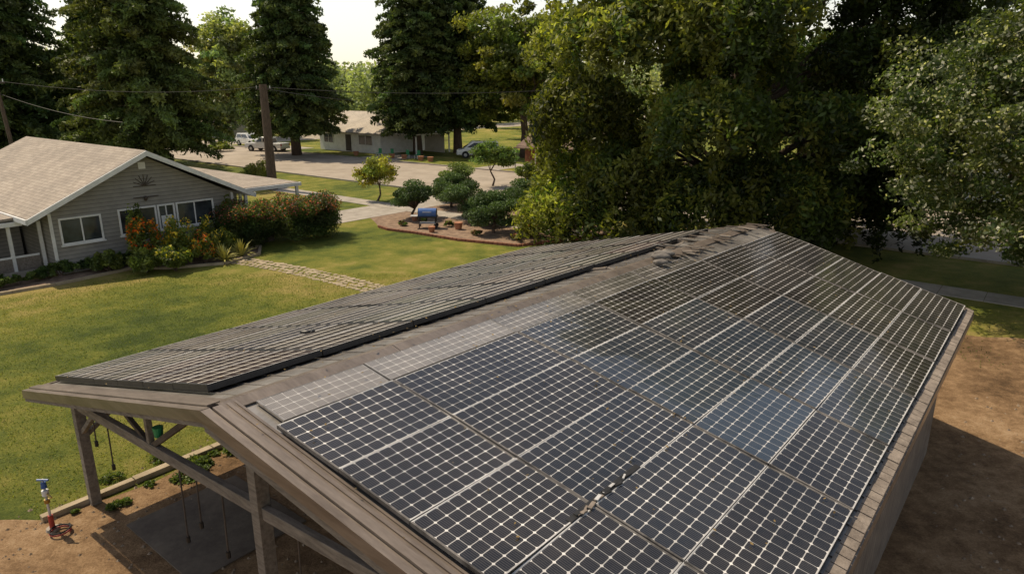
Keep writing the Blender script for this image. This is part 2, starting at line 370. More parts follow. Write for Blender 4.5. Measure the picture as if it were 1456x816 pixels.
for i in range(1700):
    if i<900: u=random.uniform(1.2,9); v=random.uniform(-13.9,-7)
    else: u=random.uniform(4,20); v=random.uniform(-.8,6)
    x,y,_=W(u,v); r=random.uniform(.012,.045)*(1 if i<900 else 1.2)
    P=[(x+r*random.uniform(.7,1.3)*math.cos(a*1.2566),y+r*random.uniform(.7,1.3)*math.sin(a*1.2566),0) for a in range(5)]+[(x,y,.005+r*.8)]
    b.add(P,[(0,1,5),(1,2,5),(2,3,5),(3,4,5),(4,0,5)],PEB)
b.finish('pebbles')
# sparse grass tufts creeping into the dirt edge on the right
n=9000; uu=rng.uniform(14,27,n); vv=rng.uniform(-4,9,n); k=(np.sin(uu*1.7)+np.sin(vv*2.3+uu)+rng.normal(size=n)*.6+(uu-24)*.45)>0.2
uu,vv=uu[k],vv[k]; n=len(uu); C=np.stack([uu*SA+vv*CA,uu*CA-vv*SA,np.full(n,.02)],1)
leafobj('grass_tufts',C,rng.uniform(.015,.05,n),np.array([[.10,.11,.03]])*rng.uniform(.5,1.6,(n,1)),BLADE,aspect=.3,up=.2)
b=B(); b.add([W(37,-260,.006),W(37,160,.006),W(50.5,160,.006),W(50.5,-260,.006)],[(0,1,2,3)],ROAD)
b.add([W(50.5,-104,.006),W(50.5,-93,.006),W(240,-93,.006),W(240,-104,.006)],[(0,1,2,3)],ROAD); b.finish('road',flat=True)
b=B()
for v in range(-260,160,3):
    b.boxuv(36.8,37.0,v,v+2.98,-.1,.12,CONC)
    if not -104<v<-93: b.boxuv(50.5,50.7,v,v+2.98,-.1,.12,CONC)
b.finish('kerb')
b=B()
for v in np.arange(-120,60,1.5):
    b.boxuv(29.6,31.1,v,v+1.48,-.1,.03,CONC)
b.finish('sidewalk')
b=B(); b.boxuv(31.1,36.8,-36,-32.5,-.1,.02,CONC); b.boxuv(24,29.6,-36,-32.5,-.1,.02,CONC); b.finish('driveway')
b=B(); b.boxuv(50.7,56,-90,-79,-.1,.02,CONC); b.boxuv(50.7,57,-64,-58,-.1,.02,CONC); b.boxuv(50.7,57,-46,-43,-.1,.02,CONC); b.finish('driveway')
b=B(); P0=Vector((-12.4,30.3));P1=Vector((-5.2,25.5)); d=(P1-P0); ln=d.length; d.normalize(); nn=Vector((-d.y,d.x))
for i in range(30):
    for j in range(4):
        c=P0+d*(i+.5+.3*(j%2)+random.uniform(-.15,.15))*ln/30+nn*((j-1.5)*.30+random.uniform(-.04,.04)+.25*math.sin(i/30*3.1)); r=random.uniform(.10,.18)
        a0=random.random()*6; b.prism([(c.x+r*random.uniform(.75,1.2)*math.cos(a0+k*math.pi/3),c.y+r*random.uniform(.75,1.2)*math.sin(a0+k*math.pi/3)) for k in range(6)],-.03,random.uniform(.01,.03),STONE)
b.finish('stone_path')
n=170000; x=rng.uniform(-24,2,n); y=rng.uniform(8,28,n)
v=x*CA-y*SA; u=x*SA+y*CA
k=(v<-13.3)&(v>-30)&((u>3)|(v<-14.6)); x,y=x[k],y[k]; n=len(x); h=rng.uniform(.010,.036,n)
pn=np.sin(x*.5+np.sin(y*.4)*1.5)*np.sin(y*.45+1.3)+rng.normal(size=n)*.6
T=np.where((pn>.2)[:,None],np.array([[.21,.20,.036]]),np.array([[.10,.13,.022]]))*rng.uniform(.6,1.35,(n,1))
leafobj('grass',np.stack([x,y,h*.7],1),h,T,BLADE,aspect=.3,up=.5)
# ------------------------------------------------------------------ carport
NR=(3.42,-7.04,4.04);FR=(18.56,-6.34,3.94);NLE=(3.42,-13.75,2.35);FLE=(18.56,-13.46,2.35);NRE=(3.42,-1.0,3.16);FRE=(16.2,-1.0,3.16)
def bil(A,Bc,C,D,dz=0):
    A,Bc,C,D=map(np.array,(A,Bc,C,D))
    def f(s,t):
        p=(A*(1-s)+Bc*s)*(1-t)+(C*(1-s)+D*s)*t; return W(p[0],p[1],p[2]+dz)
    return f
SL=bil(NR,FR,NLE,FLE); SR=bil(NR,FR,NRE,FRE)
cp=group('carport',W(10,-7,0))
b=B(); b.patch(SL,16,6,.06,METAL); b.patch(SR,16,6,.06,METAL); b.finish('metal_roof',cp)
b=B()
for f,sz in ((SL,1),(SR,1)):
    for i in range(1,40):
        s=i/40; a=Vector(f(s,.035));c=Vector(f(s,.5)); e=Vector(f(s,.985)); o=Vector((0,0,.006)); b.beam(a+o,c+o,.022,.02,METAL); b.beam(c+o,e+o,.022,.02,METAL)
b.finish('roof_seams',cp)
b=B()
for i in range(6):
    s0,s1=i/6,(i+1)/6-.0006
    for sgn,f in ((-1,SL),(1,SR)):
        p=[f(s0,0),f(s1,0),f(s1,.030),f(s0,.030)]; dz=[.042,.042,.028,.028]
        p=[(x,y,z+q+.002*(i%2)) for (x,y,z),q in zip(p,dz)]; b.hexa([(x,y,z-.015) for x,y,z in p]+p,TRIM)
b.finish('ridge_cap',cp)
b=B()
def strip(f,s0,s1,t0,t1,z0,z1,mat,n=6):
    for k in range(n):
        ta,tb=t0+(t1-t0)*k/n,t0+(t1-t0)*(k+1)/n; q=[f(s0,ta),f(s1,ta),f(s1,tb),f(s0,tb)]
        b.hexa([(x,y,z+z0) for x,y,z in q]+[(x,y,z+z1) for x,y,z in q],mat)
for k,(a,c,z) in enumerate(((-.006,.0005,.055),(.0005,.0045,.03),(.0045,.0075,.05),(.0075,.0105,.028),(.0105,.0125,.045))): strip(SR,a,c,0.01,1,-.02,z,TRIM,1)
for k,(a,c,z) in enumerate(((-.006,.004,.05),(.004,.012,.03))): strip(SL,a,c,0.01,1,-.02,z,TRIM,1)
strip(SR,-.0135,-.0065,0,1,-.13,.025,TRIM,1); strip(SR,-.012,-.0065,0,1,-.24,-.133,WOODG,1)
strip(SL,-.0135,-.0065,0,1,-.12,.03,TRIM,1); strip(SL,-.012,-.0065,0,1,-.19,-.123,WOODG,1)
strip(SR,-.006,1.0,1.001,1.012,-.16,-.01,TRIM,1)
for k in range(16):
    q=[SL(k/16,.998),SL((k+1)/16,.998),SL((k+1)/16,1.016),SL(k/16,1.016)]; b.hexa([(x,y,z-.13) for x,y,z in q]+[(x,y,z+.02) for x,y,z in q],TRIM)
for (f) in (SL,SR):
    for k in range(6):
        q=[f(.999,k/6),f(1.003,k/6),f(1.003,(k+1)/6),f(.999,(k+1)/6)]; b.hexa([(x,y,z-.15) for x,y,z in q]+[(x,y,z+.03) for x,y,z in q],TRIM)
b.finish('roof_trim',cp)
b=B()
N=74
for i in range(N):
    s0,s1=i/N,(i+1)/N-.0012; q=[SR(s0,.984),SR(s1,.984),SR(s1,1.010),SR(s0,1.010)]; j=random.uniform(0,.012)
    b.hexa([(x,y,z+.002) for x,y,z in q]+[(x,y,z+.03+j) for x,y,z in q],TILE)
b.finish('eave_tiles',cp)
b=B()
for u in (3.85,8.0,12.1,15.9):
    b.beam(W(u,-13.2,-.1),W(u,-13.2,2.32),.17,.17,WOODG)
    b.beam(W(u,-7.15,-.1),W(u,-7.15,3.84),.18,.18,WOODG)
    b.beam(W(u,-1.45,-.1),W(u,-1.45,3.05),.16,.16,WOODG)
    b.beam(W(u,-13.1,2.05),W(u,-7.25,2.42),.10,.17,WOODG); b.beam(W(u,-7.05,2.43),W(u,-1.55,2.78),.10,.17,WOODG)
    b.beam(W(u,-13.55,2.22),W(u,-7.15,3.84),.09,.16,WOODG); b.beam(W(u,-7.15,3.84),W(u,-1.15,3.0),.09,.16,WOODG)
    b.beam(W(u,-10.2,2.2),W(u,-10.2,2.98),.09,.09,WOODG); b.beam(W(u,-13.15,1.5),W(u,-12.45,2.05),.08,.08,WOODG)
    b.beam(W(u,-10.1,2.3),W(u,-8.4,3.4),.07,.09,WOODD); b.beam(W(u+.02,-10.3,2.25),W(u+.02,-11.3,2.6),.07,.07,WOODD)
for v,z in ((-13.2,2.22),(-11.2,2.84),(-9.2,3.33),(-7.15,3.8),(-5.1,3.55),(-3.1,3.26),(-1.45,3.02)): b.beam(W(3.6,v,z-.03),W(15.9,v,z-.03),.08,.12,WOODG)
b.beam(W(3.9,-13.2,1.4),W(5.0,-13.2,2.15),.08,.08,WOODG)
b.finish('timber_frame',cp,bevel=.006)
b=B(); b.boxuv(3.9,15.8,-1.33,-1.27,0,2.95,VBOARD); b.boxuv(15.82,15.88,-7,-1.3,0,2.95,VBOARD); b.finish('board_wall',cp)
b=B()
for (u,v,z0,z1) in ((3.86,-12.6,1.5,2.1),(3.9,-12.1,1.2,2.15),(3.85,-9.4,1.0,2.3),(3.9,-9.0,1.4,2.35),(3.9,-6.5,.9,2.45),(3.86,-8.2,1.3,2.4)):
    b.cyl(W(u,v,z0),W(u,v+.05,z1),.012,.012,WOODD,6); b.cyl(W(u,v,z0-.1),W(u,v,z0),.03,.03,BLACK,6)
b.cyl(W(3.9,-10.0,2.46),W(3.9,-10.0,2.62),.06,.08,GREENP,12); b.finish('hanging_ropes',cp)
# ---- panels
def array(name,f,rows,cols,mat,frame,lift,tintf,th=.045,fw=.02,cellsz=.156,frame2=None,warp=.008,cellx=None):
    V=[];F=[];M=[];UV=[];T=[]
    def quad(p,m,uv=((0,0),)*4,t=(.01,.01,.01)):
        o=len(V); V.extend(p); F.append((o,o+1,o+2,o+3)); M.append(m); UV.extend(uv); T.extend([t]*4)
    for i in range(len(rows)-1):
        for j in range(len(cols)-1):
            s0,s1,t0,t1=rows[i],rows[i+1],cols[j],cols[j+1]
            c=[Vector(f(s0,t0)),Vector(f(s0,t1)),Vector(f(s1,t1)),Vector(f(s1,t0))]
            nrm=(c[1]-c[0]).cross(c[2]-c[0]).normalized()
            if nrm.z<0: nrm=-nrm
            nrm=nrm+Vector((random.uniform(-warp,warp),random.uniform(-warp,warp),0)); lf=lift+random.uniform(-.006,.006)
            tl=[random.uniform(-warp,warp) for _ in range(4)]
            cen=sum(c,Vector())/4
            def ins(p,d):
                v=cen-p; k=d*1.4/max(v.length,.1); return p+v*k
            g=[ins(p,.007)+nrm*(lf+q) for p,q in zip(c,tl)]; gi=[ins(p,.007+fw)+nrm*(lf+q) for p,q in zip(c,tl)]; gg=[p-nrm*.004 for p in gi]; lo=[p-nrm*th for p in g]
            for k in range(4):
                k2=(k+1)%4; fm=1 if k in (1,3) else 2
                quad([g[k],g[k2],gi[k2],gi[k]],fm); quad([lo[k],lo[k2],g[k2],g[k]],2)
                quad([gi[k],gi[k2],gg[k2],gg[k]],fm)
            nx=max(1,round((c[1]-c[0]).length/(cellx or cellsz))); ny=max(1,round((c[3]-c[0]).length/cellsz))
            quad(gg,0,((0,0),(nx,0),(nx,ny),(0,ny)),tintf(i,j))
            quad(lo[::-1],2)
    me=bpy.data.meshes.new(name); o=np.mean([tuple(v) for v in V],axis=0)
    me.from_pydata([tuple(np.array(v)-o) for v in V],[],F); me.materials.append(mat); me.materials.append(frame); me.materials.append(frame2 or frame)
    me.polygons.foreach_set('material_index',M)
    ul=me.uv_layers.new(name='UVMap'); ul.data.foreach_set('uv',[c for p in UV for c in p])
    at=me.attributes.new('tint','FLOAT_COLOR','POINT'); at.data.foreach_set('color',[c for t in T for c in (*t,1)])
    me.update(); ob=bpy.data.objects.new(name,me); ob.location=o; return link(ob)
rowsu=np.array([3.62,5.28,7.75,9.8,11.9,13.95,16.05,18.42]); rs=list((rowsu-3.42)/(18.56-3.42))
vs=np.array([-6.22,-5.15,-4.12,-3.10,-2.10,-1.13]); cs=list((vs+7.04)/6.04)
blue={(2,1):.6,(2,2):.9,(3,2):.8,(2,3):1.0,(3,3):.9,(3,1):.5,(4,2):.4,(4,3):.4,(3,4):.4,(1,2):.2,(1,3):.2,(2,0):.3}  # blue sky reflection painted into the tint of the middle modules
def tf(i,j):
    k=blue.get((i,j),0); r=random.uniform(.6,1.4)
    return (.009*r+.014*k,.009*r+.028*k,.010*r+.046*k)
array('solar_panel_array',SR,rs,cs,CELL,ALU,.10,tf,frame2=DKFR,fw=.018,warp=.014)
array('solar_panel_array',SR,[(x-3.42)/15.14 for x in (3.75,5.28,7.75,9.8,11.9,13.95)],[.034,.126],SHEEN,METAL,.055,lambda i,j:[(.17,.155,.14),(.15,.14,.13),(.08,.075,.07),(.03,.028,.026),(.015,.014,.013)][i],th=.03)  # strip beside the ridge: metal sheen painted as pale tints, fading to dark
lcols=[.125,.27,.415,.555,.70,.845,.985]
array('solar_panel_array',SL,[(x-3.42)/15.14 for x in (3.72,5.4,7.1,8.8,10.5,12.2,13.9,15.6,17.6)],lcols,CELL2,ALU,.13,lambda i,j:tuple(c*random.uniform(.6,1.4) for c in (.016,.014,.013)),th=.09,frame2=BLACK,cellsz=.17,cellx=.32,fw=.03)
b=B()
for i in range(16):
    u=random.uniform(4.9,6.2); s=(u-3.42)/15.14; t=(-3.12+7.04)/6.04+random.uniform(-.006,.006); p=Vector(SR(s,t)); 
    b.box((p.x,p.y,p.z+.115),(random.uniform(.05,.16),random.uniform(.02,.05),.02),random.choice([BLACK,BLACK,ALU,TILE]),math.pi/2-ROT+random.uniform(-.3,.3))
p0,p1=Vector(SR((4.85-3.42)/15.14,.649)),Vector(SR((6.3-3.42)/15.14,.649)); o=Vector((0,0,.103)); b.beam(p0+o,p1+o,.07,.012,BLACK)
b.finish('broken_panel_clips')
b=B()
for i in range(46):
    s=random.uniform(.66,.99); t=random.uniform(.01,.085); f=random.choice([SR,SL]); p=f(s,t*(1.5 if f is SL else .7))
    b.box((p[0],p[1],p[2]+.07),(random.uniform(.15,.6),random.uniform(.05,.14),random.uniform(.01,.025)),random.choice([METAL,WOODG,TRIM,TRIM]),-ROT+random.uniform(-.3,.3))
b.finish('ridge_debris')
def rock(name,parts,mat):
    bm=bmesh.new()
    for (c,r) in parts:
        ret=bmesh.ops.create_icosphere(bm,subdivisions=3,radius=1)
        for v in ret['verts']:
            n=1+.12*math.sin(v.co.x*5+c[0])*math.cos(v.co.y*4+c[1]); v.co=Vector((v.co.x*r[0]*n,v.co.y*r[1]*n,v.co.z*r[2]*n))+Vector(c)
    me=bpy.data.meshes.new(name); bm.to_mesh(me); bm.free(); me.materials.append(mat)
    for p in me.polygons:p.use_smooth=True
    return link(bpy.data.objects.new(name,me))
p=Vector(SR(.64,.03)); q=Vector(SR(.66,.015)); r_=Vector(SR(.62,.065))
rock('sandbag',[((p.x,p.y,p.z+.13),(.20,.12,.07)),((q.x,q.y,q.z+.12),(.22,.12,.06)),((r_.x,r_.y,r_.z+.13),(.15,.10,.06))],pm('sandbag_cloth',(.10,.09,.08),(.2,.18,.16),5,.9,.3))
p=Vector(SL(.20,.42)); rock('fallen_leaf_clump',[((p.x,p.y,p.z+.16),(.11,.05,.035)),((p.x+.08,p.y+.04,p.z+.16),(.05,.08,.025))],BLACK)
n=420; C=[];
for i in range(n):
    f=random.choice([SL,SR,SR]); p=f(random.random(),random.random()**2*.98); C.append((p[0],p[1],p[2]+(.15 if f is SL else .125)))
C=np.array(C); leafobj('fallen_leaves',C,rng.uniform(.012,.03,n),np.array([[.25,.17,.07]])*rng.uniform(.4,1.4,(n,1)),BLADE,up=6)
b=B()
for i in range(8):
    u=3.0+i*1.62; b.boxuv(u,u+1.6,-13.42+random.uniform(-.02,.02),-13.26,-.03,.11,STONE)
b.finish('garden_border',bevel=.01)
hp=(-8.15,10.45); h=group('yard_hydrant',(hp[0],hp[1],0)); b=B()
b.cyl((*hp,-.02),(*hp,.05),.12,.10,CONC,14); b.cyl((*hp,.05),(*hp,.85),.022,.022,ALU,10); b.cyl((*hp,.05),(*hp,.30),.045,.04,RED,12)
b.cyl((*hp,.55),(*hp,.62),.045,.045,BRASS,12); b.cyl((*hp,.85),(*hp,.96),.05,.04,BLUE,12); b.cyl((*hp,.70),(*hp,.80),.055,.055,WHITE,12)
b.cyl((hp[0]-.1,hp[1],1.0),(hp[0]+.1,hp[1],1.0),.02,.02,BLUE,8); b.cyl((*hp,.96),(*hp,1.02),.015,.015,ALU,8)
b.cyl((hp[0],hp[1],.76),(hp[0]+.13,hp[1]-.05,.68),.022,.018,BRASS,8)
pr=None
for i in range(40):
    a=i*.35; q=(hp[0]+.2+.16*math.cos(a),hp[1]-.1+.16*math.sin(a),.03+.004*i/2)
    if pr: b.cyl(pr,q,.014,.014,RED if i<20 else DARKG,6)
    pr=q
b.finish('standpipe',h,smooth=False)
for i in range(26):
    u=random.uniform(2.9,8.5); v=random.choice([random.uniform(-13.2,-12.5),random.uniform(-13.2,-12.7),random.uniform(-13.9,-13.5)]); r=random.uniform(.08,.3)
    x,y,_=W(u,v); bush('weed',(x,y,.03),(r,r,r*.55),int(250+1500*r),.03,[(.08,.12,.03),(.12,.15,.04)],nc=18)
# ------------------------------------------------------------------ grey house
hs=group('grey_house',W(13.7,-39,0)); b=B()
u0,u1,v0,v1=9.7,17.8,-46,-32.3
b.boxuv(u0,u1,v0,v1,-.1,2.6,SIDING)
g=[W(u0,v1,2.6),W(u1,v1,2.6),W(13.65,v1,4.72),W(u0,v0,2.6),W(u1,v0,2.6),W(13.65,v0,4.72)]
b.add(g,[(0,1,2),(5,4,3),(0,3,4,1),(1,4,5,2),(2,5,3,0)],SIDING); b.finish('walls',hs)
b=B()
def slope(ua,za,ub,zb,va,vb,th,mat):
    b.hexa([W(ua,va,za-th),W(ub,va,zb-th),W(ub,vb,zb-th),W(ua,vb,za-th),W(ua,va,za),W(ub,va,zb),W(ub,vb,zb),W(ua,vb,za)],mat)
slope(8.75,2.58,13.65,4.95,-46.6,-31.65,.12,SHING); slope(13.65,4.95,18.6,2.56,-46.6,-31.65,.12,SHING)
b.finish('roof',hs)
b=B()
slope(8.7,2.55,13.65,4.93,-31.648,-31.58,.22,WHITE); slope(13.65,4.93,18.65,2.53,-31.648,-31.58,.22,WHITE)
b.boxuv(8.66,8.74,-46.6,-31.58,2.36,2.56,WHITE); b.boxuv(18.61,18.69,-46.6,-31.58,2.34,2.54,WHITE); 
b.boxuv(u0-.04,u0+.08,v1-.02,v1+.03,0,2.6,WHITE); b.boxuv(u1-.08,u1+.04,v1-.02,v1+.03,0,2.6,WHITE); b.finish('white_trim',hs)
def window(b,ua,ub,za,zb,v,mull):
    f=.07
    b.boxuv(ua+f,ub-f,v-.05,v+.012,za+f,zb-f,GLASS)
    for m in mull: b.boxuv(m-.025,m+.025,v,v+.05,za+f,zb-f,WHITE)
    b.boxuv(ua,ub,v,v+.06,za,za+f,WHITE); b.boxuv(ua,ub,v,v+.06,zb-f,zb,WHITE); b.boxuv(ua,ua+f,v,v+.06,za+f,zb-f,WHITE); b.boxuv(ub-f,ub,v,v+.06,za+f,zb-f,WHITE)
    b.boxuv(ua-.05,ub+.05,v,v+.10,za-.06,za-.002,WHITE)
b=B(); window(b,10.0,11.65,1.22,2.35,v1,[10.85]); window(b,12.35,14.0,1.25,2.42,v1,[13.15]); window(b,14.06,14.85,1.25,2.42,v1,[14.45]); window(b,14.92,16.75,1.25,2.42,v1,[15.8])
b.boxuv(14.2,14.7,v1+.013,v1+.03,1.35,1.9,WHITE)
b.finish('windows',hs)
b=B()
for i in range(9):
    a=math.pi*i/8; b.cyl(W(13.65,v1+.05,3.35),W(13.65+.5*math.cos(a),v1+.05,3.35+.5*math.sin(a)),.015,.015,WOODD,5)
b.cyl(W(13.1,v1+.05,2.85),W(14.2,v1+.05,2.85),.02,.02,WOODD,5); b.cyl(W(13.6,v1+.05,2.7),W(13.6,v1+.15,2.85),.06,.09,WOODD,8)
b.boxuv(13.5,13.8,v1,v1+.05,4.1,4.4,WHITE); b.finish('gable_ornament',hs)
b=B()
b.boxuv(5.2,9.55,-41.5,-35.8,-.1,2.2,SIDING); 
slope(4.4,2.28,8.9,2.52,-42,-33.0,.1,SHING); b.boxuv(4.3,4.39,-42,-32.95,2.1,2.3,WHITE); b.boxuv(4.4,8.9,-32.99,-32.9,2.16,2.34,WHITE)
for u in (4.7,6.4,8.4,9.5): b.boxuv(u,u+.12,-33.3,-33.18,0,2.22,WHITE)
b.boxuv(4.6,9.6,-35.8,-33.1,-.1,.25,CONC); b.boxuv(4.7,9.4,-33.28,-33.22,.8,.88,WHITE)
b.boxuv(4.7,9.4,-33.28,-33.23,.27,.8,WOODG)
window(b,5.6,6.9,1.0,2.05,-35.8,[6.25]); window(b,7.3,8.6,.9,2.05,-35.8,[7.95]); b.finish('porch',hs)
b=B()
b.boxuv(18.7,22.2,-46,-32.8,2.42,2.6,WHITE); b.boxuv(18.72,22.1,-45.9,-32.9,2.6,2.63,SHING)
for u,v in ((22.0,-33),(22.0,-39),(18.9,-33)): b.boxuv(u-.07,u+.07,v-.07,v+.07,-.1,2.42,WHITE)
b.boxuv(17.82,21.5,-46,-38.5,-.1,2.42,SIDING); window(b,18.6,20.6,1,2.1,-38.5,[19.6]); b.finish('side_wing',hs)
b=B(); b.boxuv(18.2,19.3,-32,-31.3,0,.9,WOODD); b.boxuv(18.15,19.35,-32.05,-31.25,.9,.95,BLACK); b.boxuv(17.0,17.6,-31.9,-31.4,0,.6,TERRA); b.finish('storage_box',bevel=.02)
P=[W(u,v)[:2] for u,v in [(5,-32.9),(5,-31.0),(9,-30.6),(12,-30.9),(13.2,-29.6),(15,-28.6),(17,-29),(18,-30.5),(18,-32.2),(9.6,-32.2)]]
sheet('planting_bed',jag(P,.6,.08),.008,MULCH)
cur=jag(P[1:8],.35,.02)[:46]; b=B()
for i in range(len(cur)-1):
    if (Vector(cur[i])-Vector(cur[i+1])).length<1: b.beam((*cur[i],.05),(*cur[i+1],.05),.12,.12,STONE)
b.finish('bed_edging')
G1=(.06,.10,.025);G2=(.10,.14,.035)
for i in range(14):
    u=5.4+i*.55+random.uniform(-.15,.15); x,y,_=W(u,-31.9+random.uniform(-.25,.25)); r=random.uniform(.3,.55); bush('shrub',(x,y,.2),(r,r,r*random.uniform(.7,1.2)),1300,.06,[G1,G2],nc=14)
for (u,v,r,hh,fl,ff) in ((12.6,-30.7,.7,2.4,[(.85,.14,.02),(.8,.3,.02)],.42),(13.8,-30.2,.8,1.8,[(.8,.45,.03),(.7,.55,.05)],.40),(14.6,-29.5,.65,1.2,[(.85,.2,.05),(.8,.5,.05)],.35),(12.2,-29.9,.7,1.0,None,0),(15.3,-30.4,.8,1.6,[(.8,.6,.08)],.35),(13.1,-29.2,.8,1.2,[(.6,.5,.05)],.18),(11.3,-31.3,.6,.8,None,0),(16.4,-30.8,.7,1.3,[(.6,.5,.05)],.25),(17.3,-31.6,.6,2.2,[(.4,.1,.05)],.15)):
    x,y,_=W(u,v); bush('flower_bush',(x,y,hh*.35),(r,r,hh*.8),3600,.075,[(.15,.19,.038),(.19,.22,.05),(.09,.12,.03)],fl,ff,nc=24)
YUC=pm('yucca',(.28,.28,.06),(.48,.42,.10),5,.6,.1)
for (u,v) in ((16.2,-29.2),(15.2,-28.9)):
    x,y,_=W(u,v); g=group('yucca_plant',(x,y,0)); b=B()
    for i in range(60):
        a=random.random()*6.28; e=random.uniform(.3,1.4); L=random.uniform(.7,1.1); d=Vector((math.cos(a)*math.cos(e),math.sin(a)*math.cos(e),math.sin(e)))
        s=Vector((-math.sin(a),math.cos(a),0))*.035; p=Vector((x,y,.05)); m=p+d*L*.6; t=p+d*L-Vector((0,0,.15))
        b.add([p-s,p+s,m+s,m-s,t],[(0,1,2,3),(3,2,4)],YUC)
    b.finish('blades',g)
hx=np.array([-13.4,31.8]);hy=np.array([-8.7,35.4]); nC=170; tt=rng.random(nC)
L=np.stack([hx[0]+(hy[0]-hx[0])*tt+.0, hx[1]+(hy[1]-hx[1])*tt],1); dd=(hy-hx)/np.linalg.norm(hy-hx); pp=np.array([-dd[1],dd[0]])
L=L+pp[None,:]*rng.uniform(0,2.2,nC)[:,None]; zc=rng.uniform(.3,2.0,nC); n=68000; idx=rng.integers(0,nC,n)
C=np.concatenate([L[idx],zc[idx][:,None]],1)+sph(n)*(rng.random(n)**.4)[:,None]*np.array([.5,.5,.42]); C[:,2]=np.maximum(C[:,2],.05)
ct=np.array([(.05,.085,.022),(.075,.11,.028),(.065,.08,.027)])[rng.integers(0,3,nC)]*rng.uniform(.6,1.4,(nC,1)); T=ct[idx]*rng.uniform(.6,1.4,(n,1))
k=(rng.random(n)<.20)&(C[:,2]>1.4); T[k]=np.array([.40,.12,.10])*rng.uniform(.6,1.3,(k.sum(),1)); leafobj('hedge',C,rng.uniform(.03,.07,n),T,LEAF)
# ------------------------------------------------------------------ island garden bed
bp=[(-7.6,38.2),(-6.9,37.3),(-5.3,36.4),(-2.85,34.6),(.25,33.2),(2.3,34.2),(5.5,36),(6,42),(2,46),(-4,47.5),(-8,46),(-9,42)]
sheet('garden_bed',jag(bp,.8,.12),.009,MULCH)
b=B()
for i in range(6):
    p,q=Vector(bp[i]),Vector(bp[i+1]); n=max(1,int((q-p).length/.26))
    for k in range(n):
        r=p.lerp(q,(k+.5)/n); b.box((r.x,r.y,.06),(.24,.12,.14),BRICK,math.atan2((q-p).y,(q-p).x)+random.uniform(-.06,.06))
b.finish('brick_edging',bevel=.008)
def topiary(x,y,r,hh,name='pruned_pine_tree',col=(.06,.095,.032)):
    g=group(name,(x,y,0)); b=B(); pts=trunk(b,(x,y,-.05),(x,y,hh*.7),.09,wob=.12); Cs=[];Ts=[]
    for k in range(15):
        a=k*2.4+random.random(); rr=r*random.uniform(.35,.85)*(0.25 if k==8 else 1); c=np.array([x+rr*math.cos(a),y+rr*math.sin(a),hh*random.uniform(.30,.85) if k!=8 else hh*.92])
        b.cyl(pts[2],c,.04,.02,BARK,6); n=1000; Cs.append(c+sph(n)*(rng.random(n)**.4)[:,None]*np.array([r*.5,r*.5,r*.24])*random.uniform(.55,1.05)); Ts.append(np.array(col)*random.uniform(.6,1.6)*rng.uniform(.6,1.4,(n,1)))
    b.finish('trunk_and_limbs',g,smooth=True); C=np.concatenate(Cs); leafobj('foliage_pads',C,rng.uniform(.03,.08,len(C)),np.concatenate(Ts),NEEDLE,g)
for a in ((-6.0,41.0,1.4,2.2),(-4.0,45,1.4,2.2),(-2.7,41.0,1.55,2.2),(-1.0,36.6,1.5,2.2),(.6,40.0,1.5,2.3),(-1.6,38.9,1.2,1.8),(1.6,43,1.4,2.3)): topiary(*a)
topiary(-4.0,47.5,1.5,2.6,'shrub_tree',(.13,.17,.045))
for (x,y,r,fl) in ((1.0,35.6,.8,[(.45,.1,.1)]),(2.3,36.4,.9,[(.45,.12,.12)]),(3.6,37.5,1.0,[(.4,.35,.1)]),(2.0,39,.8,None),(-5.2,39.5,.35,None),(-3.6,38.4,.3,[(.5,.4,.1)]),(-1.9,36,.3,[(.4,.1,.05)]),(.2,34.6,.35,[(.4,.1,.08)]),(-6.3,38.6,.3,None)): bush('flower_bush',(x,y,r*.4),(r,r,r*.8),3000 if r>.5 else 700,.05,[G1,G2,(.13,.08,.05)],fl,.28 if fl else 0,nc=18)
b=B()
for (x,y,r) in ((-4.4,36.8,.2),(-3.0,37.6,.25),(-5.8,40.2,.22)): b.cyl((x,y,0),(x,y,r*1.6),r*.7,r,TERRA,12)
b.finish('flower_pots')
deciduous('yellow_shrub_tree',(-9.5,47.8),3.6,2.1,(1.7,1.6,1.4),7,90,100,.08,.45,(.30,.28,.05),(.20,.22,.045),.07)
bush('yellow_shrub',(-20.5,55,.8),(1.3,1.3,1.4),3500,.09,[(.24,.24,.06),(.15,.18,.04)],nc=24)
deciduous('garden_tree',(-1.6,55.5),4.3,2.6,(1.7,1.7,1.6),7,80,100,.1,.5,(.11,.16,.04),None,.08)
g=group('barbecue_cart',(-4.75,38.0,0)); b=B(); x,y=-4.75,38.0
b.cyl((x-.5,y,.85),(x+.5,y,.85),.28,.28,BLUE,20); b.cyl((x-.52,y,.85),(x-.5,y,.85),.29,.29,BLACK,20); b.cyl((x+.5,y,.85),(x+.52,y,.85),.29,.29,BLACK,20)
b.box((x,y,.66),(1.1,.6,.08),BLACK)
for sx in (-.45,.45):
    for sy in (-.22,.22): b.beam((x+sx,y+sy,0.05),(x+sx,y+sy,.66),.05,.05,BLACK)
b.box((x,y,.3),(.95,.5,.04),ALU); b.box((x-.75,y,.7),(.4,.45,.04),ALU); b.box((x,y-.32,.95),(.5,.03,.03),ALU)
for sy in (-.28,.28): b.cyl((x+.45,y+sy-.02,.13),(x+.45,y+sy+.02,.13),.13,.13,DARKG,16)
b.finish('barrel_and_stand',g,bevel=.006)
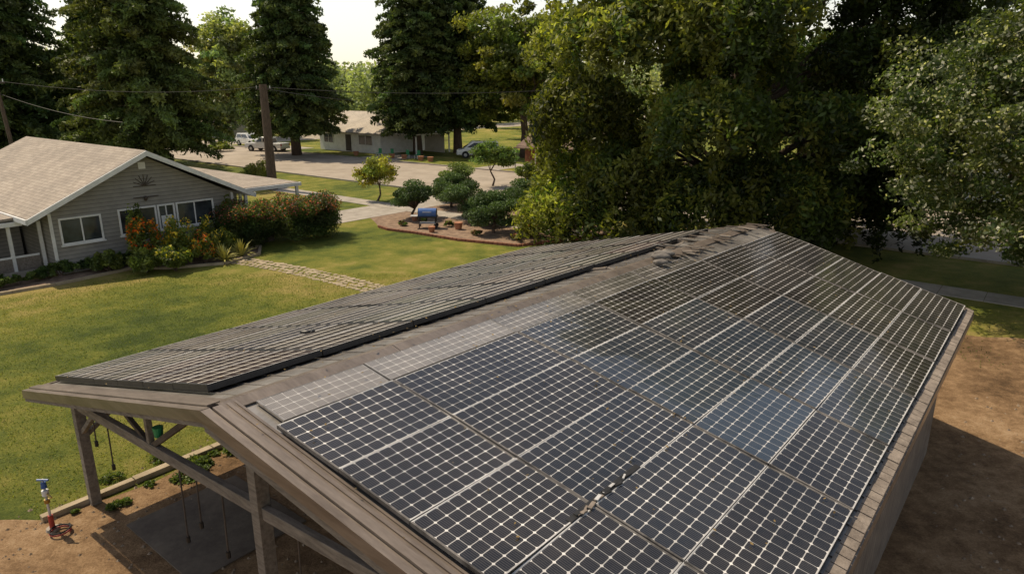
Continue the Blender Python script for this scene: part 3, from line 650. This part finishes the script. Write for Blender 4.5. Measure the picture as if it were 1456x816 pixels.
# ------------------------------------------------------------------ poles and wires
def pole(name,x,y,h,r,lean=0):
    g=group(name,(x,y,0)); b=B(); b.cyl((x,y,-.2),(x+lean,y,h),r*1.15,r*.85,BARK,12); b.beam((x+lean-.6,y,h-.35),(x+lean+.6,y,h-.35),.09,.11,WOODD)
    for s in (-.5,0,.5): b.cyl((x+lean+s,y,h-.3),(x+lean+s,y,h-.1),.04,.03,WHITE,8)
    b.finish('pole_and_crossarm',g)
pole('utility_pole',-18.7,53.4,7.9,.33); pole('utility_pole',-33.6,47,8.3,.13,-.5)
b=B()
def wire(p,q,sag=.5,r=.018):
    p,q=Vector(p),Vector(q); pr=p
    for i in range(1,17):
        f=i/16; c=p.lerp(q,f)-Vector((0,0,sag*4*f*(1-f))); b.cyl(pr,c,r,r,BLACK,4); pr=c
wire((-34.6,47,8.15),(-18.7,53.4,7.75),.6); wire((-34.1,47,8.15),(-60,40,9),.5)
wire((-18.7,53.4,7.7),(22,62,9.5),1.2,.02); wire((-18.7,53.4,7.6),(-6,90,6.5),.8); wire((-34.1,47,7.3),(-25,45,5.5),.3); b.finish('power_line')
# ------------------------------------------------------------------ far houses
def house(name,u0,u1,v0,v1,wh,rh,wall,roof,ovh=.5,along='v'):
    g=group(name,W((u0+u1)/2,(v0+v1)/2,0)); bb=B(); bb.boxuv(u0,u1,v0,v1,-.1,wh,wall)
    global b; b=B(); um=(u0+u1)/2
    gg=[W(u0,v1,wh),W(u1,v1,wh),W(um,v1,wh+rh*.93),W(u0,v0,wh),W(u1,v0,wh),W(um,v0,wh+rh*.93)]
    bb.add(gg,[(0,1,2),(5,4,3),(0,3,4,1),(1,4,5,2),(2,5,3,0)],wall); bb.finish('walls',g)
    k=rh/(um-u0); slope(u0-ovh,wh-ovh*k+.1,um,wh+rh+.1,v0-ovh,v1+ovh,.14,roof); slope(um,wh+rh+.1,u1+ovh,wh-ovh*k+.1,v0-ovh,v1+ovh,.14,roof); b.finish('roof',g)
    return g
def winu(b,u,va,vb,za,zb):
    b.boxuv(u-.03,u+.02,va,vb,za,zb,GLASS)
    b.boxuv(u-.07,u,va-.08,va,za-.08,zb+.08,WHITE); b.boxuv(u-.07,u,vb,vb+.08,za-.08,zb+.08,WHITE); b.boxuv(u-.07,u,va,vb,zb,zb+.08,WHITE); b.boxuv(u-.07,u,va,vb,za-.08,za,WHITE); b.boxuv(u-.06,u,(va+vb)/2-.03,(va+vb)/2+.03,za,zb,WHITE)
LR=shingles('pale_shingles',(.5,.45,.38),(.42,.38,.32),(.25,.22,.2))
g=house('white_bungalow',55.5,65,-77,-65,2.7,2.0,WHITE,LR,.8); b=B(); winu(b,55.5,-76,-74.2,1,2.1); winu(b,55.5,-69,-66.5,1,2.1)
b.boxuv(55.43,55.5,-71.6,-70.6,.1,2.1,WOODD); b.boxuv(57,63,-64.1,-60.5,2.3,2.45,WHITE)
for u,v in ((57.2,-60.6),(62.8,-60.6)): b.boxuv(u-.07,u+.07,v-.07,v+.07,0,2.3,WHITE)
b.boxuv(62,62.1,-64.1,-60.7,0,2.3,CREAM); b.finish('openings',g)
g=house('brick_house',53,59,-41,-33,2.5,1.3,BRICK,SHINGB,.6); b=B(); winu(b,53,-36.5,-34.5,.9,2); b.boxuv(52.93,53,-39,-38.1,.1,2.05,WHITE)
b.boxuv(51.2,53,-41,-36,2.2,2.3,SHINGB)
for v in (-40.9,-38.5,-36.1): b.boxuv(51.25,51.35,v,v+.1,0,2.2,CREAM)
b.finish('openings',g)
g=house('beige_house',58,67,-122,-108,2.6,1.8,CREAM,SHINGB,.6); b=B(); winu(b,58,-120,-117,.9,2); winu(b,58,-112,-109,.9,2); b.finish('openings',g)
g=house('white_house',58,66,-15,-3,3.0,1.9,WHITE,SHING,.6); b=B(); winu(b,58,-14,-12,1,2.2); winu(b,58,-7,-4.5,1,2.2); b.finish('openings',g)
b=B()
for (u,v) in ((53,-63),(53.5,-61.5),(53.6,-59),(54,-57.6)):
    b.boxuv(u,u+.5,v,v+.5,.4,.45,GREENP); b.boxuv(u+.45,u+.5,v,v+.5,.45,.95,GREENP)
    for a in (0,.44):
        for c in (0,.44): b.boxuv(u+a,u+a+.05,v+c,v+c+.05,0,.4,WHITE)
b.finish('lawn_chairs')
b=B()
for (u,v) in ((53,-60.2),(53.2,-58.4),(53,-55.5),(52.5,-66),(53,-54)): x,y,_=W(u,v); b.cyl((x,y,0),(x,y,.5),.25,.35,TERRA,12)
b.finish('flower_pots')
# ------------------------------------------------------------------ vehicles
PAINT,nt_,bs_=base('white_car_paint'); bs_.inputs['Roughness'].default_value=.3; bs_.inputs['Coat Weight'].default_value=.6
fz=noise(nt_,coords(nt_),3,4); nt_.links.new(ramp(nt_,fz,[(.3,(.66,.66,.64)),(.7,(.8,.8,.78))]),bs_.inputs['Base Color'])
LAMP=pm('tail_lamp',(.35,.02,.02),(.45,.04,.03),5,.3,.02); HLAMP=pm('head_lamp',(.6,.6,.55),(.8,.8,.75),5,.2,.02)
def car(name,loc,ang,body,cabin,wheels,wid=1.85):
    e=bpy.data.objects.new(name,None); scene.collection.objects.link(e)
    def fin(bb,nm,bev=0):
        me=bpy.data.meshes.new(nm); me.from_pydata(bb.V,[],bb.F)
        for m in bb.mats: me.materials.append(m)
        me.polygons.foreach_set('material_index',bb.M); bm=bmesh.new(); bm.from_mesh(me); bmesh.ops.recalc_face_normals(bm,faces=bm.faces); bm.to_mesh(me); bm.free()
        ob=bpy.data.objects.new(nm,me); scene.collection.objects.link(ob); ob.parent=e
        if bev:
            md=ob.modifiers.new('b','BEVEL'); md.width=bev; md.segments=3; md.limit_method='ANGLE'
    def ext(bb,prof,y0,y1,mat,topin=0):
        zs=[p[1] for p in prof]; zl,zh=min(zs),max(zs); n=len(prof)
        k=lambda z:1-topin*(z-zl)/(zh-zl)
        P=[(x,y0*k(z),z) for x,z in prof]+[(x,y1*k(z),z) for x,z in prof]
        bb.add(P,[(i,(i+1)%n,n+(i+1)%n,n+i) for i in range(n)]+[tuple(range(n))[::-1],tuple(range(n,2*n))],mat)
    w=wid/2; bb=B(); ext(bb,body,-w,w,PAINT,.04); fin(bb,'body',.06)
    bb=B(); ext(bb,cabin,-w*.95,w*.95,PAINT,.18); fin(bb,'cabin',.05)
    bb=B(); cx=sum(p[0] for p in cabin)/len(cabin); zl=min(p[1] for p in cabin); zh=max(p[1] for p in cabin)
    sc=[(cx+(x-cx)*.84,zl+.14+(z-zl)*.62) for x,z in cabin]; ext(bb,sc,-w*.965,w*.965,GLASS,.14)
    sc=[(cx+(x-cx)*1.012,zl+.08+(z-zl)*.78) for x,z in cabin]; ext(bb,sc,-w*.80,w*.80,GLASS,.16); fin(bb,'windows')
    bb=B(); bb.box((cx,0,zl+.3),(.12,wid*.955,.5),PAINT)
    x0=min(p[0] for p in body); x1=max(p[0] for p in body)
    for s in (-1,1):
        bb.box((x1-.02,s*w*.75,.75),(.08,.3,.16),HLAMP); bb.box((x0+.02,s*w*.85,.85),(.08,.18,.28),LAMP); bb.box((cx+.75,s*(w+.08),1.05),(.12,.18,.14),PAINT)
    bb.box((x1,0,.45),(.12,wid*.9,.2),ALU); bb.box((x0,0,.45),(.12,wid*.9,.2),ALU); fin(bb,'lights_and_trim',.015)
    bb=B()
    for x in wheels:
        for s in (-1,1):
            bb.cyl((x,s*(w-.2),.34),(x,s*(w+.015),.34),.35,.35,DARKG,22); bb.cyl((x,s*(w),.34),(x,s*(w+.03),.34),.2,.18,ALU,16); bb.cyl((x,s*(w-.15),.36),(x,s*(w+.005),.36),.42,.42,BLACK,22)
    fin(bb,'wheels'); e.location=loc; e.rotation_euler=(0,0,ang)
truck=[(-2.75,.4),(-2.75,1.05),(.9,1.05),(2.5,1.0),(2.7,.85),(2.7,.4)]; tcab=[(-1.0,1.04),(-.85,1.75),(.55,1.78),(1.2,1.04)]
suv=[(-2.3,.38),(-2.35,1.0),(1.0,1.05),(2.15,.92),(2.3,.7),(2.3,.38)]; scab=[(-2.25,1.0),(-2.0,1.68),(.4,1.7),(1.15,1.0)]
va=math.atan2(-SA,CA)
car('pickup_truck',(-31.2,88.5,0.02),va+math.pi+.35,truck,tcab,(-1.7,1.75),1.95)
car('suv',(-36.5,97,0.02),va,suv,scab,(-1.4,1.4))
van=[(-2.4,.36),(-2.45,1.05),(1.3,1.1),(2.3,.9),(2.45,.7),(2.45,.36)]; vcab=[(-2.38,1.04),(-2.2,1.82),(.7,1.85),(1.7,1.04)]
car('van',(-3.9,80,0.02),math.pi+.1,van,vcab,(-1.5,1.5))
# ------------------------------------------------------------------ trees
conifer('spruce_tree',(-31.0,60),25,6.6,3.2,(.08,.10,.026),1.6,.19,.55)
conifer('spruce_tree',(-46,64),27,7.2,1.5,dens=1.1,leaf=.22); conifer('spruce_tree',(-53,70),27,7.4,1,dens=1.0,leaf=.22); conifer('spruce_tree',(-40.5,72),25,7.0,1,dens=1.0,leaf=.22)
conifer('spruce_tree',(-25.8,83),27,6.8,3.2,(.06,.085,.024),1.2,.23,.5)
conifer('spruce_tree',(-11.4,84),27,6.2,3.4,(.055,.078,.022),1.2,.23,.5); conifer('spruce_tree',(-6.7,86),26,6.0,3.8,(.05,.074,.022),1.2,.23,.5)
deciduous('maple_tree',(1.4,80),24,11,(7.6,7,9.5),18,400,120,.24,1.4,(.11,.14,.03),(.18,.19,.042),.5)
weeping('weeping_tree',(11.1,34.8),20,(9.0,6.4,9.8),9.4,(.06,.088,.02),(.17,.18,.038))
deciduous('birch_tree',(19.3,23.6),17,7.9,(6.9,6,7.8),32,740,240,.078,.8,(.10,.13,.038),(.06,.085,.026),.3,pale=.16,zmin=1.5)
deciduous('ash_tree',(32,49),18,9.0,(8.0,7,8.0),16,300,110,.2,1.4,(.08,.105,.028),(.05,.075,.022),.5)
deciduous('ash_tree',(25,60),18,9.2,(9.0,7,8.4),16,320,110,.22,1.5,(.07,.095,.026),None,.5)
deciduous('ash_tree',(-45,112),22,12,(8,7,9.5),14,260,90,.3,1.4,(.27,.29,.12),(.22,.26,.10),.4)
Cs=[];Ts=[]
for i in range(150):
    a=-.95+1.9*(i+random.random())/150; D=random.uniform(112,190); x=a*D; y=D
    hh=random.uniform(11,17)+(D-112)*.05
    if -.27<a/.96<-.17: hh=random.uniform(11,15)
    n=1300; nc=16; cc=sph(nc)*np.array([5,4,hh*.42])*.7+np.array([x,y,hh*.55]); cc[:,2]=np.clip(cc[:,2],1.5,hh)
    idx=rng.integers(0,nc,n); C=cc[idx]+sph(n)*(rng.random(n)**.4)[:,None]*np.array([2.4,2.4,1.9]); C[:,2]=np.maximum(C[:,2],.3)
    t=np.array([(.24,.28,.15),(.21,.25,.14),(.28,.29,.17)][i%3])*random.uniform(.85,1.2)  # paler greens put distance haze into the foliage colour
    ct=t*rng.uniform(.75,1.3,(nc,1)); Cs.append(C); Ts.append(ct[idx]*rng.uniform(.8,1.2,(n,1)))
C=np.concatenate(Cs);T=np.concatenate(Ts); leafobj('distant_trees',C,rng.uniform(.25,.55,len(C)),T,LEAF)
for (x,y,r,h) in ((-37,88,1.5,1.0),(-46,90,2.5,1.5),(-50,84,2.2,1.4),(-13,92,1.6,1.0),(3,70,1.5,1.2),(5.5,66,1.6,1.5),(9,60,2.5,2),(-56,80,3,2),(-21,90,1.2,1.1),(1.5,60,1.2,1.1)): bush('shrub',(x,y,h*.4),(r,r,h),2600,.14,[(.11,.15,.035),(.18,.2,.05)],nc=24)
# ------------------------------------------------------------------ light
el=math.radians(55); hx_,hy_=-.84,.54
d=Vector((-hx_*math.cos(el),-hy_*math.cos(el),-math.sin(el)))
sl=bpy.data.lights.new('sun','SUN'); sl.energy=4.8; sl.angle=math.radians(.5); sl.color=(1,.85,.63)
so=bpy.data.objects.new('sun',sl); so.rotation_euler=d.to_track_quat('-Z','Y').to_euler(); so.location=(-30,20,40); scene.collection.objects.link(so)
w=bpy.data.worlds.new('World'); scene.world=w; w.use_nodes=True; nt=w.node_tree
sky=nt.nodes.new('ShaderNodeTexSky'); sky.sky_type='NISHITA'; sky.sun_disc=False; sky.sun_elevation=el; sky.sun_rotation=math.atan2(hx_,hy_)
sky.dust_density=2; sky.air_density=1.0; sky.ozone_density=.6
tc=nt.nodes.new('ShaderNodeTexCoord'); sx=nt.nodes.new('ShaderNodeSeparateXYZ'); nt.links.new(tc.outputs['Generated'],sx.inputs[0])
hz=ramp(nt,sx.outputs[2],[(0.0,(8.0,7.2,5.7)),(.22,(6.0,5.5,4.6)),(.5,(.9,.88,.8))])
ad=nt.nodes.new('ShaderNodeMix'); ad.data_type='RGBA'; ad.blend_type='ADD'; ad.inputs[0].default_value=1; ad.clamp_result=False
nt.links.new(sky.outputs[0],ad.inputs[6]); nt.links.new(hz,ad.inputs[7])
nt.links.new(ad.outputs[2],nt.nodes['Background'].inputs[0]); nt.nodes['Background'].inputs[1].default_value=.09
# ------------------------------------------------------------------ camera
cam=bpy.data.cameras.new('camera'); cam.sensor_width=36; cam.lens=970/1456*36; cam.clip_end=4000
co=bpy.data.objects.new('camera',cam); co.location=(0,0,7.5); co.rotation_euler=(math.radians(90-16.1),0,0); scene.collection.objects.link(co); scene.camera=co
scene.view_settings.view_transform='Standard'; scene.view_settings.look='None'; scene.view_settings.exposure=0
